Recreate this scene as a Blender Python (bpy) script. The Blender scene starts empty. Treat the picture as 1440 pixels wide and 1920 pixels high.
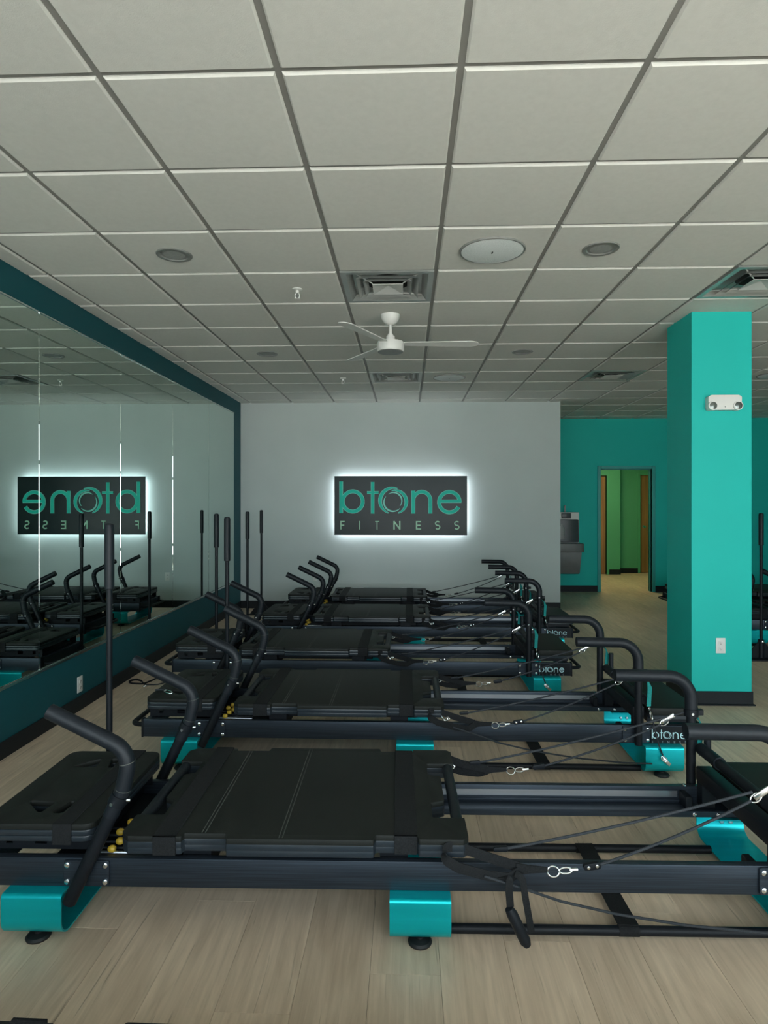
import bpy, bmesh, math, random
from mathutils import Vector, Matrix
random.seed(7)
C = bpy.context.scene.collection
PI = math.pi
CAM_Z = 1.521
ZC = 2.966            # underside of the ceiling grid

# ------------------------------------------------------------------ camera, sky, exposure
cam = bpy.data.cameras.new('camera')
cam.sensor_fit = 'VERTICAL'; cam.sensor_height = 36.0; cam.sensor_width = 27.0
cam.lens = 1188.42 / 1920 * 36.0
cam.shift_y = -17.5 / 1920
cam.clip_start = 0.02
co = bpy.data.objects.new('camera', cam); C.objects.link(co)
co.location = (0, 0, CAM_Z); co.rotation_euler = (PI / 2, 0, 0.0362)
S = bpy.context.scene
S.camera = co
S.view_settings.view_transform = 'Standard'
S.view_settings.look = 'None'
S.view_settings.gamma = 1.0
S.view_settings.use_curve_mapping = False
S.view_settings.exposure = 0.45
w = bpy.data.worlds.new('overcast_sky'); S.world = w; w.use_nodes = True
bg = w.node_tree.nodes['Background']
bg.inputs[0].default_value = (0.82, 0.95, 1.0, 1); bg.inputs[1].default_value = 4.8
sun = bpy.data.lights.new('sun', 'SUN'); sun.energy = 36.0; sun.angle = 0.02; sun.color = (1.0, 0.96, 0.90)
so = bpy.data.objects.new('sun', sun); C.objects.link(so); so.rotation_euler = (math.radians(-38), 0, math.radians(12))   # high behind the building: lights the pavement outside the shop window

def area_portal(x0, x1, z0, z1, y):
    l = bpy.data.lights.new('window_portal', 'AREA'); l.shape = 'RECTANGLE'
    l.size = x1 - x0; l.size_y = z1 - z0
    l.cycles.is_portal = True
    o = bpy.data.objects.new('window_portal', l); C.objects.link(o)
    o.location = ((x0 + x1) / 2, y, (z0 + z1) / 2); o.rotation_euler = (PI / 2, 0, 0)
    return o
YW = -1.25             # the shop window behind the camera
area_portal(-2.2, 5.2, 0.15, 2.75, YW + 0.02)

# ------------------------------------------------------------------ materials
def mat(name, col, rough=0.5, metal=0.0, spec=0.5, noise=None, bump=None, emit=None):
    m = bpy.data.materials.new(name); m.use_nodes = True
    nt = m.node_tree; b = nt.nodes['Principled BSDF']
    b.inputs['Base Color'].default_value = (*col, 1)
    b.inputs['Roughness'].default_value = rough
    b.inputs['Metallic'].default_value = metal
    b.inputs['Specular IOR Level'].default_value = spec
    if emit:
        b.inputs['Emission Color'].default_value = (*emit[0], 1)
        b.inputs['Emission Strength'].default_value = emit[1]
    tc = nt.nodes.new('ShaderNodeTexCoord')
    if noise:                                   # (scale xyz, amount, detail)
        sc, amt, det = noise
        mp = nt.nodes.new('ShaderNodeMapping'); mp.inputs['Scale'].default_value = sc
        n = nt.nodes.new('ShaderNodeTexNoise'); n.inputs['Scale'].default_value = 1.0; n.inputs['Detail'].default_value = det
        r = nt.nodes.new('ShaderNodeMapRange'); r.inputs[1].default_value = 0.3; r.inputs[2].default_value = 0.7
        r.inputs[3].default_value = 1 - amt; r.inputs[4].default_value = 1 + amt
        mx = nt.nodes.new('ShaderNodeMix'); mx.data_type = 'RGBA'; mx.blend_type = 'MULTIPLY'; mx.inputs[0].default_value = 1.0
        mx.inputs[6].default_value = (*col, 1)
        nt.links.new(tc.outputs['Object'], mp.inputs[0]); nt.links.new(mp.outputs[0], n.inputs['Vector'])
        nt.links.new(n.outputs[0], r.inputs[0]); nt.links.new(r.outputs[0], mx.inputs[7])
        nt.links.new(mx.outputs[2], b.inputs['Base Color'])
    if bump:                                    # (scale xyz, strength)
        sc, st = bump
        mp = nt.nodes.new('ShaderNodeMapping'); mp.inputs['Scale'].default_value = sc
        n = nt.nodes.new('ShaderNodeTexNoise'); n.inputs['Scale'].default_value = 1.0; n.inputs['Detail'].default_value = 3
        bp = nt.nodes.new('ShaderNodeBump'); bp.inputs['Strength'].default_value = st; bp.inputs['Distance'].default_value = 0.002
        nt.links.new(tc.outputs['Object'], mp.inputs[0]); nt.links.new(mp.outputs[0], n.inputs['Vector'])
        nt.links.new(n.outputs[0], bp.inputs['Height']); nt.links.new(bp.outputs[0], b.inputs['Normal'])
    return m

def wood_floor_mat(name, dark, light, rough):
    m = bpy.data.materials.new(name); m.use_nodes = True
    nt = m.node_tree; N = nt.nodes.new; L = nt.links.new
    b = nt.nodes['Principled BSDF']; b.inputs['Roughness'].default_value = rough
    b.inputs['Specular IOR Level'].default_value = 0.4
    tc = N('ShaderNodeTexCoord'); oi = N('ShaderNodeObjectInfo')
    off = N('ShaderNodeMath'); off.operation = 'MULTIPLY'; off.inputs[1].default_value = 37.0
    L(oi.outputs['Random'], off.inputs[0])
    cmb = N('ShaderNodeCombineXYZ'); L(off.outputs[0], cmb.inputs[0]); L(off.outputs[0], cmb.inputs[1])
    add = N('ShaderNodeVectorMath'); add.operation = 'ADD'; L(tc.outputs['Object'], add.inputs[0]); L(cmb.outputs[0], add.inputs[1])
    def noise(scale, detail, dist=0.0):
        mp = N('ShaderNodeMapping'); mp.inputs['Scale'].default_value = scale; L(add.outputs[0], mp.inputs[0])
        n = N('ShaderNodeTexNoise'); n.inputs['Scale'].default_value = 1; n.inputs['Detail'].default_value = detail
        n.inputs['Distortion'].default_value = dist; L(mp.outputs[0], n.inputs['Vector']); return n
    grain = noise((55, 2.2, 1), 5, 0.6); broad = noise((11, 2.0, 1), 5, 1.8); crack = noise((60, 1.8, 1), 2, 1.2)
    mixn = N('ShaderNodeMath'); mixn.operation = 'ADD'
    h = N('ShaderNodeMath'); h.operation = 'MULTIPLY'; h.inputs[1].default_value = 0.5
    h2 = N('ShaderNodeMath'); h2.operation = 'MULTIPLY'; h2.inputs[1].default_value = 0.5
    L(grain.outputs[0], h.inputs[0]); L(broad.outputs[0], h2.inputs[0]); L(h.outputs[0], mixn.inputs[0]); L(h2.outputs[0], mixn.inputs[1])
    cr = N('ShaderNodeValToRGB')
    cr.color_ramp.elements[0].position = 0.33; cr.color_ramp.elements[0].color = (*dark, 1)
    cr.color_ramp.elements[1].position = 0.66; cr.color_ramp.elements[1].color = (*light, 1)
    L(mixn.outputs[0], cr.inputs[0])
    # thin dark cracks and knots along the grain
    ck = N('ShaderNodeMapRange'); ck.inputs[1].default_value = 0.25; ck.inputs[2].default_value = 0.34; ck.inputs[3].default_value = 0.6; ck.inputs[4].default_value = 1.0
    L(crack.outputs[0], ck.inputs[0])
    tone = N('ShaderNodeMapRange'); tone.inputs[3].default_value = 0.9; tone.inputs[4].default_value = 1.08; L(oi.outputs['Random'], tone.inputs[0])
    mu = N('ShaderNodeMath'); mu.operation = 'MULTIPLY'; L(ck.outputs[0], mu.inputs[0]); L(tone.outputs[0], mu.inputs[1])
    mx = N('ShaderNodeMix'); mx.data_type = 'RGBA'; mx.blend_type = 'MULTIPLY'; mx.inputs[0].default_value = 1
    L(cr.outputs[0], mx.inputs[6]); L(mu.outputs[0], mx.inputs[7]); L(mx.outputs[2], b.inputs['Base Color'])
    bp = N('ShaderNodeBump'); bp.inputs['Strength'].default_value = 0.15; bp.inputs['Distance'].default_value = 0.001
    L(grain.outputs[0], bp.inputs['Height']); L(bp.outputs[0], b.inputs['Normal'])
    return m

M_PLANK = wood_floor_mat('oak_vinyl', (0.49, 0.375, 0.27), (0.70, 0.555, 0.41), 0.42)
M_SUB = mat('subfloor', (0.06, 0.05, 0.04), 0.9, noise=((3, 3, 3), .2, 2))
M_TILE = mat('mineral_tile', (0.64, 0.64, 0.60), 0.95, spec=0.1, noise=((40, 40, 40), .025, 5), bump=((260, 260, 260), .25))
M_GRID = mat('grid_metal', (0.25, 0.245, 0.23), 0.6, noise=((4, 4, 4), .06, 2))
M_SLAB = mat('plenum', (0.3, 0.3, 0.29), 0.9, noise=((2, 2, 2), .1, 2))
M_WHITE = mat('white_wall_paint', (0.50, 0.555, 0.545), 0.75, spec=0.25, noise=((1.5, 1.5, 1.5), .03, 3), bump=((180, 180, 180), .08))
M_TEAL = mat('teal_wall_paint', (0.008, 0.46, 0.405), 0.6, spec=0.3, noise=((1.2, 1.2, 1.2), .04, 3), bump=((180, 180, 180), .08))
M_TEAL_D = mat('shaded_teal_wall_paint', (0.006, 0.075, 0.092), 0.6, spec=0.3, noise=((1.2, 1.2, 1.2), .04, 3), bump=((180, 180, 180), .08))  # teal of the mirror wall, its grazing-light shade put into the colour
M_TEAL_WARM = mat('warm_lit_teal_hall_paint', (0.10, 0.40, 0.22), 0.7, spec=0.25, noise=((1.2, 1.2, 1.2), .04, 3))  # teal hall walls, the warm light's yellow-green tint mixed into the colour
M_BASE = mat('black_vinyl_base', (0.008, 0.011, 0.014), 0.55, spec=0.3, noise=((6, 6, 6), .1, 2))
M_MIRROR = mat('mirror_silver', (0.64, 0.77, 0.72), 0.0, 1.0, noise=((.4, .4, .4), .01, 1))
M_EDGE = mat('polished_glass_edge', (0.75, 0.85, 0.83), 0.25, 0.3, noise=((3, 3, 3), .05, 1))
M_CHROME = mat('chrome', (0.78, 0.80, 0.80), 0.22, 1.0, noise=((20, 20, 20), .05, 2))
M_STEEL = mat('steel', (0.50, 0.53, 0.57), 0.35, 1.0, noise=((2, 60, 60), .1, 3))
M_FOAM = mat('black_foam', (0.0075, 0.0105, 0.0145), 0.5, spec=0.30, noise=((30, 30, 30), .12, 3), bump=((90, 90, 90), .2))
M_TUBE = mat('black_powder_coat', (0.006, 0.008, 0.011), 0.48, spec=0.24, noise=((30, 30, 30), .1, 3), bump=((400, 400, 400), .15))
M_RAIL = mat('brushed_black_aluminium', (0.030, 0.041, 0.056), 0.42, 0.55, noise=((3, 260, 320), .35, 3), bump=((4, 300, 420), .15))
M_PAD = mat('black_vinyl_pad', (0.0085, 0.0100, 0.0085), 0.6, spec=0.30, noise=((14, 14, 14), .1, 3), bump=((500, 500, 500), .3))
M_PADSIDE = mat('black_moulded_edge', (0.017, 0.024, 0.031), 0.30, noise=((14, 14, 14), .1, 3))
M_WEB = mat('black_webbing', (0.011, 0.012, 0.013), 0.85, spec=0.25, noise=((200, 200, 200), .3, 2), bump=((300, 900, 900), .5))
M_STITCH = mat('grey_stitch', (0.055, 0.06, 0.053), 0.8, noise=((50, 400, 50), .3, 2))
M_ANOD = mat('teal_anodised', (0.0, 0.50, 0.55), 0.32, 0.6, noise=((2, 40, 40), .06, 3))
M_TWEB = mat('teal_webbing', (0.004, 0.22, 0.21), 0.8, noise=((200, 200, 200), .2, 2))
M_ROPE = mat('black_rope', (0.022, 0.026, 0.032), 0.75, noise=((300, 300, 300), .3, 2), bump=((900, 900, 900), .5))
M_RUBBER = mat('black_rubber', (0.01, 0.01, 0.011), 0.6, noise=((20, 20, 20), .1, 2))
M_YELLOW = mat('yellow_knob', (0.50, 0.33, 0.03), 0.45, noise=((40, 40, 40), .1, 2))
M_PRINT = mat('pale_cyan_print', (0.50, 0.76, 0.80), 0.6, noise=((60, 60, 60), .08, 2))
M_PRINT2 = mat('grey_print', (0.20, 0.26, 0.28), 0.6, noise=((60, 60, 60), .08, 2))
M_SIGN = mat('smoked_sign_panel', (0.022, 0.034, 0.036), 0.22, 0.0, spec=0.12, noise=((2, 2, 2), .15, 3))
M_LTEAL = mat('teal_acrylic', (0.004, 0.58, 0.44), 0.5, spec=0.25, noise=((8, 8, 8), .06, 2))
M_LEDGE = mat('aqua_acrylic_edge', (0.26, 0.72, 0.62), 0.5, spec=0.25, noise=((8, 8, 8), .05, 2))
M_LPALE = mat('pale_green_acrylic', (0.40, 0.66, 0.48), 0.5, spec=0.25, noise=((8, 8, 8), .08, 2))
M_LED = mat('led_strip', (0.9, 0.95, 1.0), 0.5, emit=((0.86, 0.94, 1.0), 18.0), noise=((3, 3, 3), .02, 1))
M_PLASTIC = mat('white_plastic', (0.66, 0.66, 0.63), 0.4, noise=((10, 10, 10), .03, 2))
M_SPKR = mat('white_speaker_mesh', (0.74, 0.79, 0.79), 0.6, noise=((300, 300, 300), .15, 1))
M_LAMP = mat('grey_lens', (0.30, 0.31, 0.30), 0.5, noise=((60, 60, 60), .1, 2))
M_VENT = mat('grey_vent_metal', (0.36, 0.38, 0.365), 0.32, 0.35, noise=((5, 5, 5), .1, 3))
M_VENTW = mat('white_vent_face', (0.55, 0.56, 0.54), 0.5, noise=((5, 5, 5), .05, 3))
M_HOLE = mat('dark_void', (0.006, 0.006, 0.006), 0.9, noise=((5, 5, 5), .1, 1))
M_BAFFLE = mat('grey_baffle', (0.24, 0.245, 0.235), 0.45, 0.2, noise=((30, 30, 30), .06, 2))
M_DOOR = mat('oak_door', (0.34, 0.17, 0.06), 0.45, noise=((22, 22, 1.2), .25, 5))
M_FRAME = mat('teal_frame_paint', (0.03, 0.33, 0.31), 0.4, noise=((4, 4, 4), .04, 2))
M_GREY = mat('grey_cooler_plastic', (0.14, 0.145, 0.14), 0.4, noise=((10, 10, 10), .06, 2))
M_DGREY = mat('dark_cooler_plastic', (0.045, 0.055, 0.06), 0.35, noise=((10, 10, 10), .08, 2))
M_LENSG = mat('lamp_glass', (0.16, 0.18, 0.17), 0.2, 0.6, noise=((60, 60, 60), .25, 2))
M_PAVE = mat('pavement', (0.50, 0.49, 0.47), 0.9, noise=((2, 2, 2), .15, 4))
M_HALL_L = mat('warm_lamp', (1, .9, .7), 0.5, emit=((1.0, 0.80, 0.45), 20.0), noise=((3, 3, 3), .02, 1))
M_ALU = mat('window_aluminium', (0.10, 0.10, 0.10), 0.4, 0.6, noise=((5, 5, 5), .05, 2))

# ------------------------------------------------------------------ mesh builder
def fillet(pts, rads, seg=7, closed=False):
    P = [Vector(p) for p in pts]; n = len(P); out = []
    for i in range(n):
        r = rads if not isinstance(rads, (list, tuple)) else rads[i]
        if not closed and i in (0, n - 1) or r <= 0:
            out.append(P[i]); continue
        a, b, c = P[i - 1], P[i], P[(i + 1) % n]
        u = (a - b); v = (c - b); lu, lv = u.length, v.length
        u.normalize(); v.normalize()
        ang = u.angle(v)
        if ang > PI - 0.02: out.append(b); continue
        t = min(r / math.tan(ang / 2), lu * .49, lv * .49); rr = t * math.tan(ang / 2)
        ctr = b + (u + v).normalized() * (rr / math.sin(ang / 2))
        p0 = b + u * t - ctr; p1 = b + v * t - ctr; th = p0.angle(p1)
        for k in range(seg + 1):
            f = k / seg
            out.append(ctr + (p0 * math.sin((1 - f) * th) + p1 * math.sin(f * th)) / math.sin(th))
    return out

class B:
    def __init__(s): s.bm = bmesh.new()
    def _merge(s, t):
        me = bpy.data.meshes.new('tmp'); t.to_mesh(me); t.free(); s.bm.from_mesh(me); bpy.data.meshes.remove(me)
    def box(s, x0, x1, y0, y1, z0, z1, bev=0.0, seg=2):
        t = bmesh.new(); bmesh.ops.create_cube(t, size=1)
        for v in t.verts:
            v.co = ((x0 + x1) / 2 + v.co.x * (x1 - x0), (y0 + y1) / 2 + v.co.y * (y1 - y0), (z0 + z1) / 2 + v.co.z * (z1 - z0))
        if bev > 0: bmesh.ops.bevel(t, geom=t.edges[:], offset=bev, segments=seg, affect='EDGES', profile=0.5)
        s._merge(t); return s
    def obox(s, ctr, size, rot, bev=0.0):
        t = bmesh.new(); bmesh.ops.create_cube(t, size=1)
        for v in t.verts: v.co = Vector((v.co.x * size[0], v.co.y * size[1], v.co.z * size[2]))
        if bev > 0: bmesh.ops.bevel(t, geom=t.edges[:], offset=bev, segments=2, affect='EDGES', profile=0.5)
        Mx = Matrix.Translation(ctr) @ rot
        bmesh.ops.transform(t, matrix=Mx, verts=t.verts[:]); s._merge(t); return s
    def tube(s, pts, r, seg=12, closed=False, cap=True):
        P = [Vector(p) for p in pts]; n = len(P); bm = s.bm
        tang = []
        for i in range(n):
            a = P[i - 1] if (i > 0 or closed) else P[i]; b = P[(i + 1) % n] if (i < n - 1 or closed) else P[i]
            tang.append((b - a).normalized())
        ref = Vector((0, 0, 1)) if abs(tang[0].z) < .9 else Vector((0, 1, 0))
        nrm = (ref - tang[0] * ref.dot(tang[0])).normalized(); rings = []
        for i in range(n):
            nrm = (nrm - tang[i] * nrm.dot(tang[i])).normalized(); bi = tang[i].cross(nrm)
            rr = r[i] if isinstance(r, (list, tuple)) else r
            rings.append([bm.verts.new(P[i] + (nrm * math.cos(2 * PI * k / seg) + bi * math.sin(2 * PI * k / seg)) * rr) for k in range(seg)])
        for i in range(n if closed else n - 1):
            a, b = rings[i], rings[(i + 1) % n]
            for k in range(seg): bm.faces.new((a[k], a[(k + 1) % seg], b[(k + 1) % seg], b[k]))
        if cap and not closed:
            bm.faces.new(rings[0][::-1]); bm.faces.new(rings[-1])
        return s
    def lathe(s, prof, ctr=(0, 0, 0), seg=20, axis='Z'):
        bm = s.bm; c = Vector(ctr); rings = []
        def pt(r, h, a):
            x, y = r * math.cos(a), r * math.sin(a)
            return c + (Vector((x, y, h)) if axis == 'Z' else Vector((x, h, y)) if axis == 'Y' else Vector((h, x, y)))
        for r, h in prof:
            if r < 1e-6: rings.append([bm.verts.new(pt(0, h, 0))])
            else: rings.append([bm.verts.new(pt(r, h, 2 * PI * k / seg)) for k in range(seg)])
        for a, b in zip(rings, rings[1:]):
            for k in range(seg):
                k2 = (k + 1) % seg
                if len(a) == 1 and len(b) == 1: continue
                if len(a) == 1: bm.faces.new((a[0], b[k2], b[k]))
                elif len(b) == 1: bm.faces.new((a[k], a[k2], b[0]))
                else: bm.faces.new((a[k], a[k2], b[k2], b[k]))
        if len(rings[0]) > 1: bm.faces.new(rings[0][::-1])
        if len(rings[-1]) > 1: bm.faces.new(rings[-1])
        return s
    def prism(s, outline, z0, z1, holes=(), bev=0.0, seg=2, mtx=None):
        t = bmesh.new(); edges = []
        for loop in [outline] + list(holes):
            vs = [t.verts.new((p[0], p[1], z0)) for p in loop]
            edges += [t.edges.new((vs[i], vs[(i + 1) % len(vs)])) for i in range(len(vs))]
        bmesh.ops.triangle_fill(t, use_beauty=True, use_dissolve=False, edges=edges)
        ret = bmesh.ops.extrude_face_region(t, geom=t.faces[:])
        for g in ret['geom']:
            if isinstance(g, bmesh.types.BMVert): g.co.z = z1
        bmesh.ops.recalc_face_normals(t, faces=t.faces[:])
        if bev > 0:
            es = [e for e in t.edges if len(e.link_faces) == 2 and abs(e.verts[0].co.z - e.verts[1].co.z) < 1e-6 and e.calc_face_angle(0) > 0.9]
            bmesh.ops.bevel(t, geom=es, offset=bev, segments=seg, affect='EDGES', profile=0.5, clamp_overlap=True)
        if mtx is not None: bmesh.ops.transform(t, matrix=mtx, verts=t.verts[:])
        s._merge(t); return s
    def ribbon(s, pts, wvec, half_w, th):
        """a strap: pts is its centre line, wvec the direction(s) across it"""
        P = [Vector(p) for p in pts]; bm = s.bm; n = len(P); rings = []
        for i in range(n):
            tg = (P[min(i + 1, n - 1)] - P[max(i - 1, 0)]).normalized()
            wv = Vector(wvec[i] if isinstance(wvec, list) else wvec); wv = (wv - tg * wv.dot(tg)).normalized()
            nn = tg.cross(wv) * th / 2; hw = half_w[i] if isinstance(half_w, (list, tuple)) else half_w
            rings.append([bm.verts.new(P[i] + wv * a * hw + nn * b) for a, b in ((-1, -1), (1, -1), (1, 1), (-1, 1))])
        for a, b in zip(rings, rings[1:]):
            for k in range(4): bm.faces.new((a[k], a[(k + 1) % 4], b[(k + 1) % 4], b[k]))
        bm.faces.new(rings[0][::-1]); bm.faces.new(rings[-1]); return s
    def band(s, pts, widths, d0, d1, mtx=None):
        """flat letter stroke in the xz plane, from y=d0 to y=d1"""
        P = [Vector((p[0], 0, p[1])) for p in pts]; n = len(P); t = bmesh.new(); rings = []
        for i in range(n):
            tg = (P[min(i + 1, n - 1)] - P[max(i - 1, 0)]).normalized(); nn = Vector((-tg.z, 0, tg.x))
            hw = (widths[i] if isinstance(widths, (list, tuple)) else widths) / 2
            rings.append([t.verts.new(P[i] + nn * a * hw + Vector((0, d, 0))) for a, d in ((-1, d0), (1, d0), (1, d1), (-1, d1))])
        for a, b in zip(rings, rings[1:]):
            for k in range(4): t.faces.new((a[k], a[(k + 1) % 4], b[(k + 1) % 4], b[k]))
        t.faces.new(rings[0][::-1]); t.faces.new(rings[-1])
        bmesh.ops.recalc_face_normals(t, faces=t.faces[:])
        if mtx is not None: bmesh.ops.transform(t, matrix=mtx, verts=t.verts[:])
        s._merge(t); return s
    def build(s, name, m, parent=None, smooth=True, loc=None):
        bmesh.ops.recalc_face_normals(s.bm, faces=s.bm.faces[:])
        me = bpy.data.meshes.new(name); s.bm.to_mesh(me); s.bm.free()
        me.materials.append(m)
        if smooth:
            me.shade_smooth(); me.set_sharp_from_angle(angle=0.62)
        o = bpy.data.objects.new(name, me); C.objects.link(o)
        if parent: o.parent = parent
        if loc: o.location = loc
        return o

def tag(o, label=None, cat=None, group=None, kind=None):
    if label: o['label'] = label
    if cat: o['category'] = cat
    if group: o['group'] = group
    if kind: o['kind'] = kind
    return o
def empty(name, loc, rz=0.0):
    o = bpy.data.objects.new(name, None); C.objects.link(o); o.location = loc; o.rotation_euler = (0, 0, rz)
    o.empty_display_size = 0.1; return o
def copy_tree(o, parent=None):
    c = o.copy(); C.objects.link(c)
    if parent: c.parent = parent
    for ch in list(o.children): copy_tree(ch, c)
    return c
def struct(o): o['kind'] = 'structure'; return o
def inst(name, me, parent, loc):
    o = bpy.data.objects.new(name, me); C.objects.link(o); o.parent = parent; o.location = loc; return o

# ------------------------------------------------------------------ room shell
XL, XR, YB, YT = -2.40, 7.6, 9.075, 10.95     # left wall, right wall, white wall, teal wall
XE = 2.175                                     # free end of the white wall
DX0, DX1, DZ = 3.305, 4.165, 2.095             # door opening in the teal wall
YH = 14.2                                      # end of the hallway

floor = struct(B().box(XL - .2, XR + .2, YW - .1, YH + .2, -.12, -.006).build('floor', M_SUB, smooth=False))
pav = struct(B().box(-30, 36, -34, YW - .1, -.2, -.05).build('ground_outside', M_PAVE, smooth=False))
PWD, PLN = 0.228, 1.22
plank_meshes = {}
def plank(x0, x1, y0, y1, parent, name='plank'):
    key = (round(x1 - x0, 3), round(y1 - y0, 3))
    if key not in plank_meshes:
        g = 0.0004
        t = B().box(g, x1 - x0 - g, g, y1 - y0 - g, -.006, 0, bev=0.0006, seg=1)
        me = bpy.data.meshes.new('plank'); t.bm.to_mesh(me); t.bm.free(); me.materials.append(M_PLANK); plank_meshes[key] = me
    return inst(name, plank_meshes[key], parent, (x0, y0, 0))
rest = B(); nplank = 0
col = 0; x = XL
while x < XR - .01:
    x1 = min(x + PWD, XR)
    y = YW - (col * 0.43 % 1.0) * PLN
    while y < YH:
        a, b = max(y, YW), min(y + PLN, YH)
        if b - a > .02:
            lim = YT if x1 < 3.0 or x > 5.6 else YH
            b = min(b, lim)
            if b - a > .02:
                if b > 1.75 and x < 0.64 * b + 0.05 and not (x > 2.45 and b > 10.9 and x > 4.6):
                    plank(x, x1, a, b, floor); nplank += 1
                else: rest.box(x + .0006, x1 - .0006, a + .0006, b - .0006, -.006, 0)
        y += PLN
    x = x1; col += 1
tag(rest.build('planks_out_of_view', M_PLANK, floor, smooth=False), kind='stuff')

# ceiling: grid, tiles
def bevel_under(bm, z, d):
    es = [e for e in bm.edges if all(abs(v.co.z - z) < 1e-6 for v in e.verts)]
    bmesh.ops.bevel(bm, geom=es, offset=d, segments=1, affect='EDGES')
ceil = struct(B().box(XL - .2, XR + .2, YW - .2, YT + .1, ZC + .03, ZC + .15).build('ceiling', M_SLAB, smooth=False))
TX0, TY0, TS = -1.0401, 2.0967, 0.6096
def lx(i): return TX0 + i * TS
def ly(j): return TY0 + j * TS
i0, i1 = -3, 15; j0, j1 = -8, 15
vents = {(1, 3), (1, 8), (5, 3), (5, 8)}
tile_meshes = {}; trest = B(); ntile = 0; HG = 0.012; TD = 0.0105
for i in range(i0, i1):
    for j in range(j0, j1):
        a, b = max(lx(i) + HG, XL), min(lx(i + 1) - HG, XR)
        c, d = max(ly(j) + HG, YW), min(ly(j + 1) - HG, YT)
        if b - a < .02 or d - c < .02 or (i, j) in vents: continue
        if d > 1.6 and a < .66 * d + .5:
            key = (round(b - a, 3), round(d - c, 3))
            if key not in tile_meshes:
                t = B().box(0, b - a, 0, d - c, -TD, .012); bevel_under(t.bm, -TD, .0075)
                me = bpy.data.meshes.new('tile'); t.bm.to_mesh(me); t.bm.free(); me.materials.append(M_TILE); tile_meshes[key] = me
            inst('tile', tile_meshes[key], ceil, (a, c, ZC)); ntile += 1
        else: trest.box(a, b, c, d, ZC - TD, ZC + .012)
tag(trest.build('tiles_out_of_view', M_TILE, ceil, smooth=False), kind='stuff')
for i in range(i0, i1 + 1):
    if XL < lx(i) < XR: B().box(lx(i) - HG, lx(i) + HG, YW, YT, ZC, ZC + .03).build('main_runner', M_GRID, ceil, smooth=False)
for j in range(j0, j1 + 1):
    if YW < ly(j) < YT: B().box(XL, XR, ly(j) - HG, ly(j) + HG, ZC + .0005, ZC + .028).build('cross_tee', M_GRID, ceil, smooth=False)
print('planks', nplank, 'tiles', ntile)

# walls
struct(B().box(XL - .15, XL, YW - .1, YB + .1, 0, ZC + .03).build('wall_left', M_TEAL_D, smooth=False))
struct(B().box(XL - .15, XE, YB, YT, 0, ZC + .03).build('wall_back', M_WHITE, smooth=False))
wb = B()
wb.box(XE, DX0, YT, YT + .14, 0, ZC + .03).box(DX1, XR, YT, YT + .14, 0, ZC + .03).box(DX0, DX1, YT, YT + .14, DZ, ZC + .03)
struct(wb.build('wall_far', M_TEAL, smooth=False))
struct(B().box(XR, XR + .15, YW - .1, YT + .14, 0, ZC + .03).build('wall_right', M_TEAL, smooth=False))
wf = B().box(XL, -2.2, YW - .1, YW, 0, ZC + .03).box(5.2, XR, YW - .1, YW, 0, ZC + .03).box(-2.2, 5.2, YW - .1, YW, 2.75, ZC + .03).box(-2.2, 5.2, YW - .1, YW, 0, .15)
struct(wf.build('wall_front', M_WHITE, smooth=False))
wd = B()
for k in range(7):
    xx = -2.2 + k * 7.4 / 6; wd.box(xx - .03, xx + .03, YW - .09, YW - .03, .15, 2.75)
wd.box(-2.2, 5.2, YW - .09, YW - .03, 2.1, 2.16).box(-2.2, 5.2, YW - .09, YW - .03, .15, .2).box(-2.2, 5.2, YW - .09, YW - .03, 2.7, 2.75)
struct(wd.build('window_1', M_ALU, smooth=False))

# column
CX0, CX1, CY0, CY1 = 2.139, 2.584, 4.848, 5.295
struct(B().box(CX0, CX1, CY0, CY1, 0, ZC, bev=.003, seg=1).build('column', M_TEAL))
struct(B().box(CX0 - .008, CX1 + .008, CY0 - .008, CY1 + .008, 0, .105, bev=.003, seg=1).box(CX0 - .02, CX1 + .02, CY0 - .02, CY1 + .02, 0, .012, bev=.003, seg=1).build('baseboard_column', M_BASE))
# baseboards
def baseboard(name, x0, x1, y0, y1): return struct(B().box(x0, x1, y0, y1, 0, .105, bev=.002, seg=1).build(name, M_BASE))
baseboard('baseboard_left', XL, XL + .010, YW, YB)
baseboard('baseboard_back', XL, XE, YB - .010, YB)
struct(B().box(XE, DX0 - .055, YT - .010, YT, 0, .105).box(DX1 + .055, XR, YT - .010, YT, 0, .105).build('baseboard_far', M_BASE, smooth=False))
# door frame in the teal wall
f = B()
f.box(DX0 - .055, DX0, YT - .02, YT + .16, 0, DZ + .055, bev=.004, seg=1).box(DX1, DX1 + .055, YT - .02, YT + .16, 0, DZ + .055, bev=.004, seg=1)
f.box(DX0, DX1, YT - .02, YT + .16, DZ, DZ + .055, bev=.004, seg=1)
f.box(DX0, DX0 + .012, YT + .05, YT + .09, 0, DZ).box(DX1 - .012, DX1, YT + .05, YT + .09, 0, DZ).box(DX0 + .012, DX1 - .012, YT + .05, YT + .09, DZ - .012, DZ)
struct(f.build('door_1', M_FRAME))
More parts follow.
